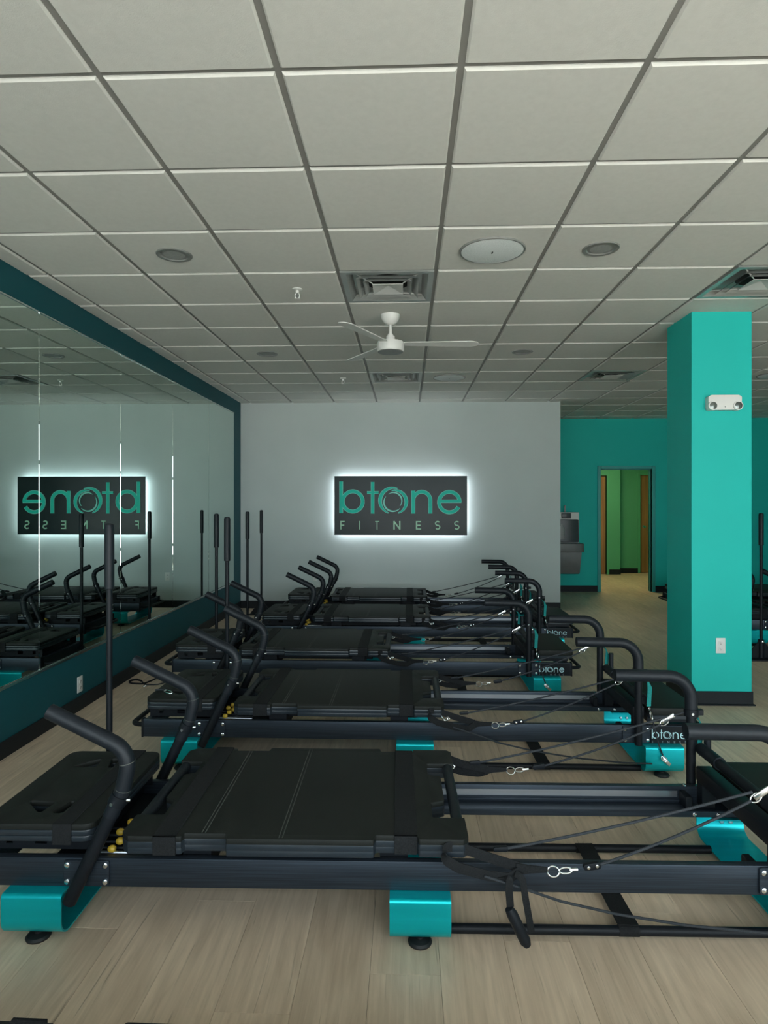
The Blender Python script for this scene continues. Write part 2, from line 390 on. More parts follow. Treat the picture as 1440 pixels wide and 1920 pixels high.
# the hallway behind it
HX0, HX1 = 3.1, 5.55
struct(B().box(HX0 - .1, HX0, YT + .14, YH, 0, 2.8).build('wall_hall_left', M_TEAL_WARM, smooth=False))
struct(B().box(HX1, HX1 + .1, YT + .14, YH, 0, 2.8).build('wall_hall_right', M_TEAL_WARM, smooth=False))
struct(B().box(HX0, HX1, YT + .14, YH + .1, 2.7, 2.8).build('ceiling_hall', M_TEAL_WARM, smooth=False))
DA0, DA1, DB0, DB1 = 3.40, 4.23, 5.04, 5.5     # two doors at the end: left, right
hb = B().box(HX0, DA0, 13.6, 13.75, 0, 2.7).box(DA1, 4.515, 13.6, 14.2, 0, 2.7).box(DA0, DA1, 13.6, 13.75, 2.10, 2.7)
hb.box(4.515, DB0, 13.9, 14.2, 0, 2.7).box(DB0, DB1, 13.9, 14.05, 2.12, 2.7).box(DB1, HX1, 13.9, 14.05, 0, 2.7)
hb.box(HX0, DA1, 14.15, 14.2, 0, 2.7).box(DB0, HX1, 14.15, 14.2, 0, 2.7)
struct(hb.build('wall_hall_end', M_TEAL_WARM, smooth=False))
struct(B().box(DA1 + .05, 4.525, 13.59, 13.6, 0, .105).box(4.515, 4.525, 13.6, 13.9, 0, .105).box(4.525, DB0 - .05, 13.89, 13.9, 0, .105).build('baseboard_hall', M_BASE, smooth=False))
for nm, a, b, yy, zt in (('door_2', DA0, DA1, 13.6, 2.10), ('door_3', DB0, DB1, 13.9, 2.12)):
    d = struct(B().box(a + .003, b - .003, yy + .06, yy + .10, .006, zt - .004, bev=.002, seg=1).build(nm, M_DOOR))
    B().box(a - .05, a, yy - .012, yy + .12, 0, zt + .05).box(b, b + (.05 if nm == 'door_2' else .045), yy - .012, yy + .12, 0, zt + .05).box(a, b, yy - .012, yy + .12, zt, zt + .05).build('door_frame', M_TEAL_WARM, d, smooth=False)
    hx = a + .10 if nm == 'door_3' else a + .12
    B().lathe([(.03, 0), (.03, -.008), (.012, -.012), (.012, -.04), (.027, -.05), (.03, -.065), (.02, -.08), (0, -.083)], (hx, yy + .06, 1.0), 14, 'Y').build('door_knob', M_CHROME, d)
hl = empty('ceiling_light', (3.75, 12.2, 2.7))
tag(hl, 'warm flush ceiling lamp inside the hallway behind the doorway', 'ceiling light')
B().box(-.32, .32, -.32, .32, -.03, 0, bev=.006).build('lamp_housing', M_PLASTIC, hl)
B().box(-.28, .28, -.28, .28, -.045, -.03, bev=.006).build('diffuser', M_HALL_L, hl)

# ------------------------------------------------------------------ mirrors on the left wall
seams = [1.70, 2.87, 4.045, 5.22, 6.405, 7.585, 8.70]
mlab = ['tall wall mirror panel nearest the camera, out of frame to the left', 'tall wall mirror panel cut by the left edge of the photo, nearest one in view',
        'wall mirror panel reflecting most of the lit sign, second one in view', 'wall mirror panel reflecting the right end of the lit sign, third from the left edge',
        'wall mirror panel reflecting bare white wall and one thin pole, fourth from the left edge', 'wall mirror panel farthest back, ending at the white wall corner']
for k in range(6):
    a, b = seams[k] + .0012, seams[k + 1] - .0012
    mp = B().prism([(XL, a), (XL + .0048, a + .0028), (XL + .0048, b - .0028), (XL, b)], .423, 2.757).build('mirror_panel', M_MIRROR, smooth=False)   # polished chamfers meet at each seam
    tag(mp, mlab[k], 'mirror', 'mirror panels on the left wall')
struct(B().box(XL, XL + .014, seams[0], 8.70, .412, .4225).box(XL + .010, XL + .014, seams[0], 8.70, .4225, .430).build('trim_1', M_CHROME, smooth=False))
struct(B().box(XL, XL + .012, seams[0], 8.70, 2.7575, 2.766).build('trim_2', M_CHROME, smooth=False))

# ------------------------------------------------------------------ lettering
def arc(cx, cz, r, a0, a1, n=28): return [(cx + r * math.cos(math.radians(a0 + (a1 - a0) * k / n)), cz + r * math.sin(math.radians(a0 + (a1 - a0) * k / n))) for k in range(n + 1)]
def glyphs():
    """strokes (points, widths) in sign units: x to the right, z up, 1 unit = 1/1185 of the sign's width, origin at the sign's top-left corner"""
    def v(pts): return [(p[0] - 135, -(p[1] - 155)) for p in pts]
    G = []
    G.append(('b', 1.0, [(v([(196, 202), (196, 486)]), 30), ([(p[0], p[1]) for p in arc(300 - 135, -(382 - 155), 90, 0, 360, 44)], 31)]))
    G.append(('t', 1.0, [(v([(478, 207), (478, 491)]), 28), (v([(428, 302), (532, 302)]), 21)]))
    c = (663 - 135, -(376 - 155))
    def taper(n, w0, wm, w1): return [w0 + (wm - w0) * math.sin(PI * k / n) if k < n / 2 else w1 + (wm - w1) * math.sin(PI * k / n) for k in range(n + 1)]
    G.append(('o', 1.0, [(arc(c[0] - 2, c[1], 116, 70, 250, 32), taper(32, 5, 30, 5)), (arc(c[0] + 12, c[1] - 10, 104, 105, -72, 32), taper(32, 5, 28, 5))]))
    G.append(('o_inner', 2.0, [(arc(c[0] + 2, c[1] + 0, 74, 128, -38, 28), taper(28, 4, 17, 6)), (arc(c[0] - 2, c[1] - 12, 82, 142, 318, 28), taper(28, 4, 18, 5))]))
    n = [(993, 490), (993, 372)] + [(p[0], p[1]) for p in arc(917, 372, 76, 0, -180, 24)] + [(841, 490)]
    G.append(('n', 1.0, [(v(n), 31), (v([(841, 286), (841, 490)]), 31)]))
    e = [(p[0] , p[1]) for p in arc(1162 - 135, -(388 - 155), 91, 0, 332, 40)]
    G.append(('e', 1.0, [(e, 31), (v([(1075, 380), (1268, 380)]), 25)]))
    t0, t1 = 557, 632
    def F(x): return [(v([(x + 4, t0), (x + 4, t1)]), 9), (v([(x, t0 + 4), (x + 38, t0 + 4)]), 9), (v([(x, 594), (x + 33, 594)]), 9)]
    def Sx(x, wd):
        r = (t1 - t0 - 8) / 4; m = (t0 + t1) / 2
        top = [(x + 22 + (p[0]) * 1.12, p[1]) for p in arc(0, m - r, r, -38, -270, 16)]; bot = [(x + 22 + (p[0]) * 1.12, p[1]) for p in arc(0, m + r, r, -90, 142, 16)][1:]
        return [(v([(p[0], p[1]) for p in top] + [(p[0], p[1]) for p in bot]), wd)]
    G.append(('F', 0.0, F(190)))
    G.append(('I', 0.0, [(v([(362, t0), (362, t1)]), 8)]))
    G.append(('T', 0.0, [(v([(518, t0), (518, t1)]), 8), (v([(500, t0 + 4), (537, t0 + 4)]), 8)]))
    G.append(('N', 0.0, [(v([(670, t1), (670, t0)]), 13), (v([(668, t0 + 2), (722, t1 - 2)]), 13), (v([(721, t1), (721, t0)]), 13)]))
    G.append(('E', 0.0, [(v([(870, t0), (870, t1)]), 12), (v([(866, t0 + 5), (910, t0 + 5)]), 10), (v([(866, 594), (906, 594)]), 10), (v([(866, t1 - 5), (910, t1 - 5)]), 10)]))
    G.append(('S', 0.0, Sx(1036, 11)))
    G.append(('S', 0.0, Sx(1206, 10)))
    return G

# ------------------------------------------------------------------ lit wall sign
SX0, SX1, SZ0, SZ1 = -1.031, 0.849, 1.062, 1.898
sg = empty('wall_sign', (0, YB, 0))
tag(sg, 'dark rectangular wall sign with teal raised lettering and a white glowing halo', 'sign')
B().box(SX0, SX1, -.092, -.082, SZ0, SZ1, bev=.0015, seg=1).build('sign_panel', M_SIGN, sg)
u = (SX1 - SX0) / 1185
Ms = Matrix.Translation((SX0, 0, SZ1)) @ Matrix.Diagonal((u, 1, u, 1))
for nm, kind, strokes in glyphs():
    b = B(); e = B()
    for k, (pts, wd) in enumerate(strokes):
        b.band(pts, wd if kind == 0 else [q * .86 for q in wd] if isinstance(wd, list) else wd * .86, -.104 - k * .0005, -.092, Ms)
        if kind == 1.0:
            wide = [q + 6 for q in wd] if isinstance(wd, list) else wd + 4
            e.band(pts, wide, -.100 - k * .0005, -.092, Ms)
    lt = b.build('letter', M_LTEAL if kind == 1.0 else M_LEDGE if kind == 2.0 else M_LPALE, sg, smooth=False)
    if kind == 1.0: e.build('letter_edge', M_LEDGE, lt, smooth=False)
    else: e.bm.free()
led = B(); q = .035
led.box(SX0 + q, SX1 - q, -.060, -.044, SZ0 + q, SZ0 + q + .012).box(SX0 + q, SX1 - q, -.060, -.044, SZ1 - q - .012, SZ1 - q)
led.box(SX0 + q, SX0 + q + .012, -.060, -.044, SZ0 + q + .012, SZ1 - q - .012).box(SX1 - q - .012, SX1 - q, -.060, -.044, SZ0 + q + .012, SZ1 - q - .012)
led.build('led_strip', M_LED, sg, smooth=False)
for xx in (-.8, 0, .62):
    for zz in (1.2, 1.72): B().lathe([(.012, 0), (.012, -.082)], (xx, 0, zz), 10, 'Y').build('standoff', M_STEEL, sg)

# ------------------------------------------------------------------ ceiling fittings
def downlight(x, y, label):
    r = empty('recessed_light', (x, y, ZC - TD)); tag(r, label, 'ceiling light', 'recessed ceiling lights')
    B().lathe([(.075, -.001), (.080, -.006), (.098, -.007), (.102, -.003), (.102, 0)], seg=32).build('trim_ring', M_BAFFLE, r)
    B().lathe([(.0745, -.0005), (.0745, .0)], seg=28).lathe([(.06, -.0025), (.0, -.006)], seg=28).build('lens', M_LAMP, r)
downlight(-1.345, 3.62, 'unlit recessed round light in the ceiling above the near mirrors')
downlight(1.094, 3.62, 'unlit recessed round light in the ceiling right of the big round speaker')
downlight(-1.345, 6.06, 'small unlit recessed round light farther back, left of the ceiling fan')
downlight(1.094, 6.06, 'small unlit recessed round light farther back, right of the ceiling fan')
def speaker(x, y, label):
    r = empty('ceiling_speaker', (x, y, ZC - TD)); tag(r, label, 'speaker', 'round ceiling speakers')
    B().lathe([(.174, 0), (.186, 0), (.186, -.006), (.183, -.010), (.176, -.010), (.174, -.006), (.174, 0)], seg=48).build('rim', M_BAFFLE, r)
    B().lathe([(.1745, 0), (.1745, -.008), (.15, -.012), (0, -.014)], seg=48).build('grille', M_SPKR, r)
    B().box(-.004, .004, -.012, .012, -.0165, -.013, bev=.001, seg=1).build('badge', M_HOLE, r)
speaker(.484, 3.62, 'large round white speaker in the ceiling between two recessed lights')
speaker(4.135, 7.28, 'round white ceiling speaker right of the teal column, cut by the photo edge')
speaker(.484, 7.28, 'round white speaker in the ceiling beside the far air vent')
def sprinkler(x, y, label):
    r = empty('sprinkler_head', (x, y, ZC - TD)); tag(r, label, 'sprinkler', 'ceiling sprinklers')
    B().lathe([(.034, 0), (.034, -.004), (.02, -.009), (.012, -.011), (.012, -.03)], seg=18).build('escutcheon', M_PLASTIC, r)
    b = B()
    for s_ in (-1, 1): b.tube([(s_ * .006, 0, -.028), (s_ * .014, 0, -.038), (s_ * .014, 0, -.056), (s_ * .004, 0, -.066)], .003, 8)
    b.build('frame_arm', M_PLASTIC, r)
    B().lathe([(.018, -.066), (.018, -.069), (0, -.071)], seg=16).build('deflector', M_PLASTIC, r)
sprinkler(-.735, 4.23, 'small white sprinkler head on the ceiling left of the near air vent')
sprinkler(-.735, 7.28, 'tiny white sprinkler head on the ceiling left of the far air vent')

def vent(i, j, label, small=False):
    cx, cy = lx(i) + TS / 2, ly(j) + TS / 2
    r = empty('air_vent', (cx, cy, ZC)); tag(r, label, 'vent', 'square ceiling air vents')
    h = TS / 2 - .010
    def shell(a0, z0, a1, z1, b):
        """sloping square cone ring: half-size a0 at z0 to a1 at z1, thin sheet"""
        bm = b.bm
        def sq(a, z): return [bm.verts.new(p) for p in ((-a, -a, z), (a, -a, z), (a, a, z), (-a, a, z))]
        q0, q1, q2, q3 = sq(a0, z0), sq(a1, z1), sq(a1 - .003, z1 + .003), sq(a0 - .003, z0 + .003)
        for A, Bq in ((q0, q1), (q1, q2), (q2, q3), (q3, q0)):
            for k in range(4): bm.faces.new((A[k], A[(k + 1) % 4], Bq[(k + 1) % 4], Bq[k]))
    # outer frame
    fr = B(); fr.box(-h, h, -h, -h + .035, -.012, 0).box(-h, h, h - .035, h, -.012, 0).box(-h, -h + .035, -h + .035, h - .035, -.012, 0).box(h - .035, h, -h + .035, h - .035, -.012, 0)
    fr.build('vent_frame', M_VENT, r, smooth=False)
    for a0, z0, a1, z1 in ((h - .036, -.010, h - .070, .026), (h - .095, -.016, h - .130, .012), (h - .140, -.020, h - .165, .004)):
        b = B(); shell(a0, z0, a1, z1, b); b.build('vent_cone', M_VENT, r, smooth=False)
    b = B(); vs = [b.bm.verts.new(p) for p in ((-.10, -.10, -.022), (.10, -.10, -.022), (.10, .10, -.022), (-.10, .10, -.022))]; ap = b.bm.verts.new((0, 0, .004))
    top = [b.bm.verts.new((p.co.x, p.co.y, -.018)) for p in vs]
    for k in range(4):
        b.bm.faces.new((vs[k], vs[(k + 1) % 4], ap)); 
    for k in range(4): b.bm.faces.new((vs[k], vs[(k + 1) % 4], top[(k + 1) % 4], top[k]))
    b.build('vent_centre', M_VENTW, r, smooth=False)
    b = B()
    for sx, sy in ((1, 1), (-1, 1), (1, -1), (-1, -1)): b.tube([(sx * .10, sy * .10, -.014), (sx * .235, sy * .235, .02)], .004, 6)
    b.build('vent_strut', M_VENTW, r)
    B().box(-h, h, -h, h, .0265, .029).build('vent_box', M_VENT, r, smooth=False)
    B().lathe([(.15, .0262), (.15, .0255)], seg=32).build('duct_opening', M_HOLE, r)
vent(1, 3, 'square metal ceiling vent with stepped cones just in front of the ceiling fan')
vent(1, 8, 'far square ceiling vent, seen small behind the ceiling fan')
vent(5, 3, 'square ceiling vent over the teal column, cut by the edge of the photo')
vent(5, 8, 'far square ceiling vent left of the top of the teal column')

# ceiling fan
fn = empty('ceiling_fan', (-.126, 4.84, ZC)); tag(fn, 'white three-blade ceiling fan on a short rod', 'fan')
B().lathe([(.072, 0), (.072, -.012), (.066, -.035), (.045, -.065), (.03, -.076), (0.014, -.078)], (0, 0, -TD), 28).build('canopy', M_PLASTIC, fn)
B().lathe([(.0125, -.07), (.0125, -.16)], seg=14).build('down_rod', M_PLASTIC, fn)
B().lathe([(.0125, -.155), (.020, -.157), (.022, -.172), (.033, -.174), (.035, -.206), (.055, -.214), (.098, -.219), (.104, -.232), (.104, -.285), (.100, -.292), (.02, -.294)], seg=36).build('motor_housing', M_PLASTIC, fn)
B().lathe([(.096, -.292), (.096, -.2965), (.02, -.298), (0, -.298)], seg=36).build('bottom_cap', M_BAFFLE, fn)
for k in range(3):
    a = math.radians(2 + 120 * k)
    out = fillet([(.09, -.035, 0), (.62, -.055, 0), (.67, -.03, 0), (.67, .03, 0), (.62, .055, 0), (.09, .035, 0)], .03, 4, True)
    mx = Matrix.Translation((0, 0, -.232)) @ Matrix.Rotation(a, 4, 'Z') @ Matrix.Rotation(math.radians(-7), 4, 'X')
    B().prism([(p.x, p.y) for p in out], -.003, .003, bev=.001, seg=1, mtx=mx).build('fan_blade', M_PLASTIC, fn)

# emergency light on the column
em = empty('emergency_light', (2.361, CY0, 2.263)); tag(em, 'white twin-lamp emergency light high on the teal column', 'emergency light')
sh_ = fillet([(-.118, -.052, 0), (.118, -.052, 0), (.122, .045, 0), (.10, .058, 0), (-.10, .058, 0), (-.122, .045, 0)], .012, 4, True)
B().prism([(p.x, p.y) for p in sh_], 0, .055, bev=.008, mtx=Matrix.Rotation(PI / 2, 4, 'X')).build('body', M_PLASTIC, em)
for s_ in (-1, 1):
    lh = B().lathe([(.034, -.01), (.036, -.045), (.034, -.066), (.026, -.067)], (s_ * .092, 0, -.022), 22, 'Y').build('lamp_head', M_PLASTIC, em)
    B().lathe([(.0275, -.0675), (.0, -.074)], (s_ * .092, 0, -.022), 22, 'Y').build('lens', M_LENSG, lh)
B().lathe([(.005, -.056), (.003, -.058)], (0, 0, -.03), 8, 'Y').build('indicator', M_LAMP, em)

def outlet(loc, rz, label):
    r = empty('wall_outlet', loc, rz); tag(r, label, 'outlet', 'white wall outlets')
    B().box(-.036, .036, -.006, 0, -.058, .058, bev=.003).build('cover_plate', M_PLASTIC, r)
    for s_ in (-1, 1):
        rc = B().prism([(p.x, p.y) for p in fillet([(-.017, -.014, 0), (.017, -.014, 0), (.017, .014, 0), (-.017, .014, 0)], .008, 4, True)], .006, .009, bev=.001, seg=1, mtx=Matrix.Translation((0, 0, s_ * .022)) @ Matrix.Rotation(PI / 2, 4, 'X')).build('socket', M_PLASTIC, r)
        B().box(-.008, -.005, -.0095, -.0088, s_ * .022 - .004, s_ * .022 + .006).box(.005, .008, -.0095, -.0088, s_ * .022 - .004, s_ * .022 + .005).lathe([(.003, -.0095), (.003, -.0088)], (0, 0, s_ * .022 - .009), 10, 'Y').build('slot', M_HOLE, rc, smooth=False)
outlet((2.352, CY0, .448), 0, 'white wall outlet low on the front of the teal column')
outlet((XL, 4.565, .19), PI / 2, 'white wall outlet on the dark teal strip below the mirrors')
outlet((-1.32, YB, .45), 0, 'white wall outlet on the white wall, seen in the mirror')

# water cooler by the door
wc = empty('water_fountain', (2.70, YT - .004, 0)); tag(wc, 'grey wall-hung water fountain with bottle filler beside the doorway', 'water fountain')
B().box(-.20, .20, -.16, 0, .82, 1.36, bev=.012).build('filler_housing', M_PLASTIC, wc)
B().prism([(p.x, p.y) for p in fillet([(-.19, .85, 0), (.19, .85, 0), (.186, 1.24, 0), (-.186, 1.24, 0)], .02, 4, True)], .161, .168, bev=.003, mtx=Matrix.Rotation(PI / 2, 4, 'X')).build('filler_recess', M_DGREY, wc)
bt = B().lathe([(.001, .90), (.05, .90), (.05, 1.08), (.02, 1.13), (.02, 1.16), (.001, 1.16)], (-.09, -.168, 0), 16)
for v in bt.bm.verts: v.co.y = -.168 + (v.co.y + .168) * .08
bt.build('bottle_symbol', M_BAFFLE, wc)
B().box(-.10, .055, -.19, -.16, 1.262, 1.345, bev=.006).build('filler_spout', M_DGREY, wc)
B().box(.065, .19, -.164, -.16, 1.255, 1.350, bev=.002, seg=1).build('status_panel', M_PLASTIC, wc)
out = fillet([(-.24, 0, 0), (-.24, -.36, 0), (.24, -.36, 0), (.24, 0, 0)], [0, .07, .07, 0], 6, False)
B().prism([(p.x, p.y) for p in out], .70, .84, bev=.02, seg=3).build('basin', M_GREY, wc)
B().lathe([(.13, .841), (.14, .846), (.15, .841)], (-.03, -.2, 0), 28).build('drain_tray', M_STEEL, wc)
B().tube(fillet([(.17, -.13, .84), (.17, -.13, .875), (.15, -.16, .885)], .01, 4), .010, 10).build('bubbler', M_CHROME, wc)
bm_ = B(); t = [(-.20, -.30), (.20, -.30), (.20, 0), (-.20, 0)]
bm_.prism(t, .33, .70, bev=.015)
for v in bm_.bm.verts:
    k = (v.co.z - .33) / .37; v.co.x *= .90 + .12 * k; v.co.y *= .86 + .14 * k
bm_.build('lower_cabinet', M_GREY, wc)
B().lathe([(.016, 1.36), (.016, 1.47), (.012, 1.475)], (-.012, -.05, 0), 12).build('supply_pipe', M_LAMP, wc)

# ------------------------------------------------------------------ the reformer machine
def rp(pts, r, seg=4): return [(p.x, p.y) for p in fillet([(a, b, 0) for a, b in pts], r, seg, True)]
XZ = Matrix.Rotation(PI / 2, 4, 'X')           # (x, y, z) -> (x, -z, y): prism in the xz plane
def ring(b, ctr, ax, r, th, el=1.0, seg=20, up=(0, .25, 1)):
    """oval ring in the plane spanned by ax (long axis) and z-ish"""
    a = Vector(ax).normalized(); up = Vector(up); up = (up - a * up.dot(a)).normalized(); c = Vector(ctr)
    b.tube([c + a * math.cos(2 * PI * k / seg) * r * el + up * math.sin(2 * PI * k / seg) * r for k in range(seg)], th, 8, closed=True); return b

def make_reformer():
    R = empty('pilates_reformer', (0, 0, 0))
    # rails
    for s in (-1, 1):
        b = B(); b.box(-1.525, 1.61, s * .305 - .015, s * .305 + .015, .175, .275, bev=.003, seg=2)
        b.box(-1.50, 1.58, min(s * .215, s * .291), max(s * .215, s * .291), .176, .205, bev=.003, seg=1)
        r = b.build('side_rail', M_RAIL, R)
        B().box(.10, 1.19, min(s * .289, s * .2905), max(s * .289, s * .2905), .230, .256).build('guide_strip', M_STEEL, r, smooth=False)
        B().box(.10, 1.25, min(s * .280, s * .2905), max(s * .280, s * .2905), .212, .222, bev=.002, seg=1).build('guide_rib', M_RAIL, r)
        B().box(1.605, 1.618, s * .305 - .019, s * .305 + .019, .172, .279, bev=.003, seg=1).box(-1.532, -1.52, s * .305 - .019, s * .305 + .019, .172, .279, bev=.003, seg=1).build('end_cap', M_TUBE, r)
    B().box(-1.52, -1.49, -.291, .291, .178, .270, bev=.003, seg=1).build('end_beam', M_RAIL, R)
    B().box(1.57, 1.60, -.291, .291, .178, .270, bev=.003, seg=1).build('end_beam', M_RAIL, R)
    for s in (-1, 1):
        xe = 1.60 if s > 0 else -1.52
        B().tube(fillet([(xe, -.26, .222), (xe + s * .10, -.24, .222), (xe + s * .10, .24, .222), (xe, .26, .222)], [0, .05, .05, 0], 6), .014, 10).build('end_handle', M_TUBE, R)
    # teal cradle legs
    for xc in (-1.295, .040, 1.415):
        prof = fillet([(0, -.20, .1715), (0, -.370, .1715), (0, -.370, .027), (0, .370, .027), (0, .370, .1715), (0, .20, .1715)], [0, .012, .055, .055, .012, 0], 7)
        b = B(); b.ribbon([(xc, p.y, p.z) for p in prof], (1, 0, 0), .1045, .006)
        lg = b.build('leg', M_ANOD, R)
        b = B()
        for s in (-1, 1):
            for q in (.005, .045): b.lathe([(.009, s * .367), (.009, s * .361), (.004, s * .360)], (xc + q, 0, .085), 10, 'Y')
        b.build('bolt', M_STEEL, lg)
        for s in (-1, 1):
            B().lathe([(.040, 0), (.042, .006), (.036, .013), (.016, .017), (.012, .018), (.012, .024)], (xc, s * .325, 0), 20).build('levelling_foot', M_RUBBER, lg)
    for yy in (-.285, .245):
        B().tube([(.143, yy, .024), (1.312, yy, .024)], .0165, 14).build('floor_tube', M_TUBE, R)
    b = B()
    b.ribbon([(.77, -.285, .0435), (.775, -.15, .032), (.775, .12, .032), (.77, .245, .0435)], (1, 0, 0), .036, .003)
    for yy in (-.285, .245): b.tube([(.735, yy, .024), (.805, yy, .024)], .0185, 14)
    b.build('floor_strap', M_WEB, R)
    # front platform with grip slots
    out = rp([(-1.51, -.326), (-1.10, -.326), (-1.10, .326), (-1.51, .326)], .045, 5)
    A = [(-1.440, -.148), (-1.322, -.160), (-1.336, -.250)]; Bq = [(-1.296, -.245), (-1.254, -.245), (-1.250, -.150), (-1.268, -.150)]
    holes = []
    for s in (1, -1):
        for h in (A, Bq): holes.append(rp([(x, y * s) for x, y in h], .010, 3))
    fp = B().prism(out, .374, .395, holes, bev=.006).build('front_platform', M_PAD, R)
    b = B(); o2 = rp([(-1.510, -.326), (-1.10, -.326), (-1.10, .326), (-1.510, .326)], .043, 4)
    b.prism(o2, .354, .3738, holes, bev=.004).prism(o2, .334, .3535, holes, bev=.004)
    b.build('platform_board', M_PADSIDE, fp)
    b = B(); b.box(-1.243, -1.178, -.331, .331, .395, .3985, bev=.001, seg=1)
    for s in (-1, 1): b.box(-1.243, -1.178, min(s * .326, s * .332), max(s * .326, s * .332), .325, .3985, bev=.001, seg=1)
    b.build('platform_strap', M_WEB, fp)
    for s in (-1, 1):
        pl = [(-1.505, .274), (-1.12, .274), (-1.12, .334), (-1.505, .334)]
        hs = [[(-1.45, .292), (-1.425, .292), (-1.425, .320), (-1.45, .320)], [(-1.345, .292), (-1.30, .292), (-1.30, .320), (-1.345, .320)]]
        B().prism(pl, -s * .255, -s * .262, hs, mtx=XZ).build('platform_bracket', M_TUBE, R, smooth=False)
    B().box(-1.49, -1.14, -.22, .22, .262, .29).build('platform_base', M_TUBE, R, smooth=False)
    # carriage
    H = [(-.985, -.355), (-.955, -.385), (-.772, -.385), (-.768, -.362), (-.622, -.362), (-.617, -.395), (-.118, -.395), (-.113, -.362), (.030, -.362), (.035, -.385), (.185, -.385), (.203, -.365),
         (.203, -.235), (.088, -.235), (.088, -.125), (.140, -.105), (.140, .105), (.088, .125), (.088, .235), (.203, .235)]
    Hm = [(x, -y) for x, y in H[:12]][::-1]
    Lft = [(-.985, .235), (-.885, .235), (-.885, .125), (-.925, .105), (-.925, -.105), (-.885, -.125), (-.885, -.235), (-.985, -.235)]
    co_ = H + Hm + Lft
    cr = B().prism(rp(co_, .007, 3), .369, .388, bev=.005).build('carriage', M_PAD, R)
    b = B(); b.prism(rp(co_, .007, 2), .348, .3688, bev=.004).prism(rp([(x, y * .994) for x, y in co_], .007, 2), .327, .3475, bev=.004)
    b.build('carriage_board', M_PADSIDE, cr)
    for xx in (-.962, .178):
        B().tube([(xx, -.25, .366), (xx, .25, .366)], .021, 14).build('carriage_handle', M_FOAM, cr)
    for x0, yy in ((-.868, .385), (-.048, .362)):
        b = B(); b.box(x0, x0 + .078, -yy - .006, yy + .006, .388, .3925, bev=.001, seg=1)
        for s in (-1, 1): b.box(x0, x0 + .078, min(s * (yy - .002), s * (yy + .006)), max(s * (yy - .002), s * (yy + .006)), .326, .3925, bev=.001, seg=1)
        b.build('carriage_strap', M_WEB, cr)
    for xx in (-.703, -.433):
        b = B()
        for d in (-.006, .006): b.box(xx + d - .0016, xx + d + .0016, -.386 if xx > -.6 else -.356, .386 if xx > -.6 else .356, .388, .3888)
        b.build('stitching', M_STITCH, cr, smooth=False)
    B().box(-.86, .06, -.20, .20, .262, .3265, bev=.004, seg=1).box(-.80, -.70, -.28, .28, .215, .3265).box(-.1, 0, -.28, .28, .215, .3265).build('carriage_frame', M_TUBE, cr)
    # springs with yellow ends
    B().box(-1.30, -.82, -.285, .285, .212, .222, bev=.002, seg=1).build('spring_tray', M_TUBE, R)
    for k, yy in enumerate((-.275, -.245, -.205, -.16, -.11)):
        sp = B().tube([(-1.13, yy, .272), (-.90, yy, .270)], .0055, 8).build('spring', M_STEEL if k == 0 else M_TUBE, R)
        B().lathe([(0, -.013), (.008, -.0125), (.0125, -.006), (.0125, .006), (.008, .0125), (0, .013)], (-1.058 + .016 * (k % 2), yy, .284 + .012 * (k % 3)), 12, 'X').build('spring_knob', M_YELLOW, sp)
    # front handlebars
    for s in (-1, 1):
        y = s * .352
        path = fillet([(-1.172, y, .140), (-.985, y, .530), (-.957, y, .662), (-1.243, y, .800)], [0, .10, .085, 0], 8)
        low = [p for p in path if p.z < .50] + [Vector((-.990, y, .520))]
        # split the path at z = .51 (foam above, bare tube below)
        idx = next(i for i, p in enumerate(path) if p.z > .51)
        hb_ = B().tube(path[:idx] + [path[idx]], .0235, 14).build('front_handlebar', M_TUBE, R)
        gp = path[idx - 1].lerp(path[idx], .8)
        B().tube([gp] + path[idx:], [.027] * (len(path) - idx) + [.0262], 16).build('foam_grip', M_FOAM, hb_)
        b = B(); d = (path[idx] - path[idx - 1]).normalized(); g0 = path[idx] - d * .022
        b.tube([g0 - d * .018, g0 + d * .018], .0315, 16)
        b.build('collar', M_TUBE, hb_)
        b = B(); b.tube([g0 + Vector((-.01, -.028, -.004)), g0 + Vector((-.01, -.038, -.004))], .006, 8).tube([g0 + Vector((.032, -.008, 0)), g0 + Vector((.045, -.008, 0))], .006, 8)
        b.build('clamp_screw', M_CHROME, hb_)
        # seam rings where the sleeve is wrapped
        b = B()
        for f in (.35, .80):
            i = idx + int((len(path) - idx - 1) * f * .8); dd = (path[i + 1] - path[i]).normalized() if i + 1 < len(path) else d
            b.tube([path[i] - dd * .0015, path[i] + dd * .0015], .0274, 16)
        b.build('sleeve_seam', M_STITCH, hb_)
        pl = B().prism(rp([(-1.205, .182), (-1.045, .182), (-1.045, .270), (-1.205, .270)], .008, 3), -s * .3205, -s * .3275, bev=.001, seg=1, mtx=XZ).build('bracket_plate', M_RAIL, R)
        for bx in (-1.192, -1.058):
            for bz in (.197, .255): B().lathe([(.0095, 0), (.0095, .004), (.006, .006), (0, .0065)], (0, 0, 0), 12).build('bolt', M_CHROME, pl, loc=None).matrix_local = Matrix.Translation((bx, s * .3275, bz)) @ Matrix.Rotation(-s * PI / 2, 4, 'X')
        # rear handlebar
        y = s * .350
        path = fillet([(1.278, y, .178), (1.278, y, .742), (.938, y, .746)], [0, .105, 0], 10)
        idx = next(i for i, p in enumerate(path) if p.z > .6)
        hb_ = B().tube([path[0], Vector((1.278, y, .60))], .0205, 14).build('rear_handlebar', M_TUBE, R)
        B().tube([Vector((1.278, y, .60))] + path[idx:], .027, 16).build('foam_grip', M_FOAM, hb_)
        b = B(); b.tube([(1.278, y, .566), (1.278, y, .600)], .031, 16).box(1.30, 1.33, y - .012, y + .012, .570, .596, bev=.003, seg=1)
        b.build('collar', M_TUBE, hb_)
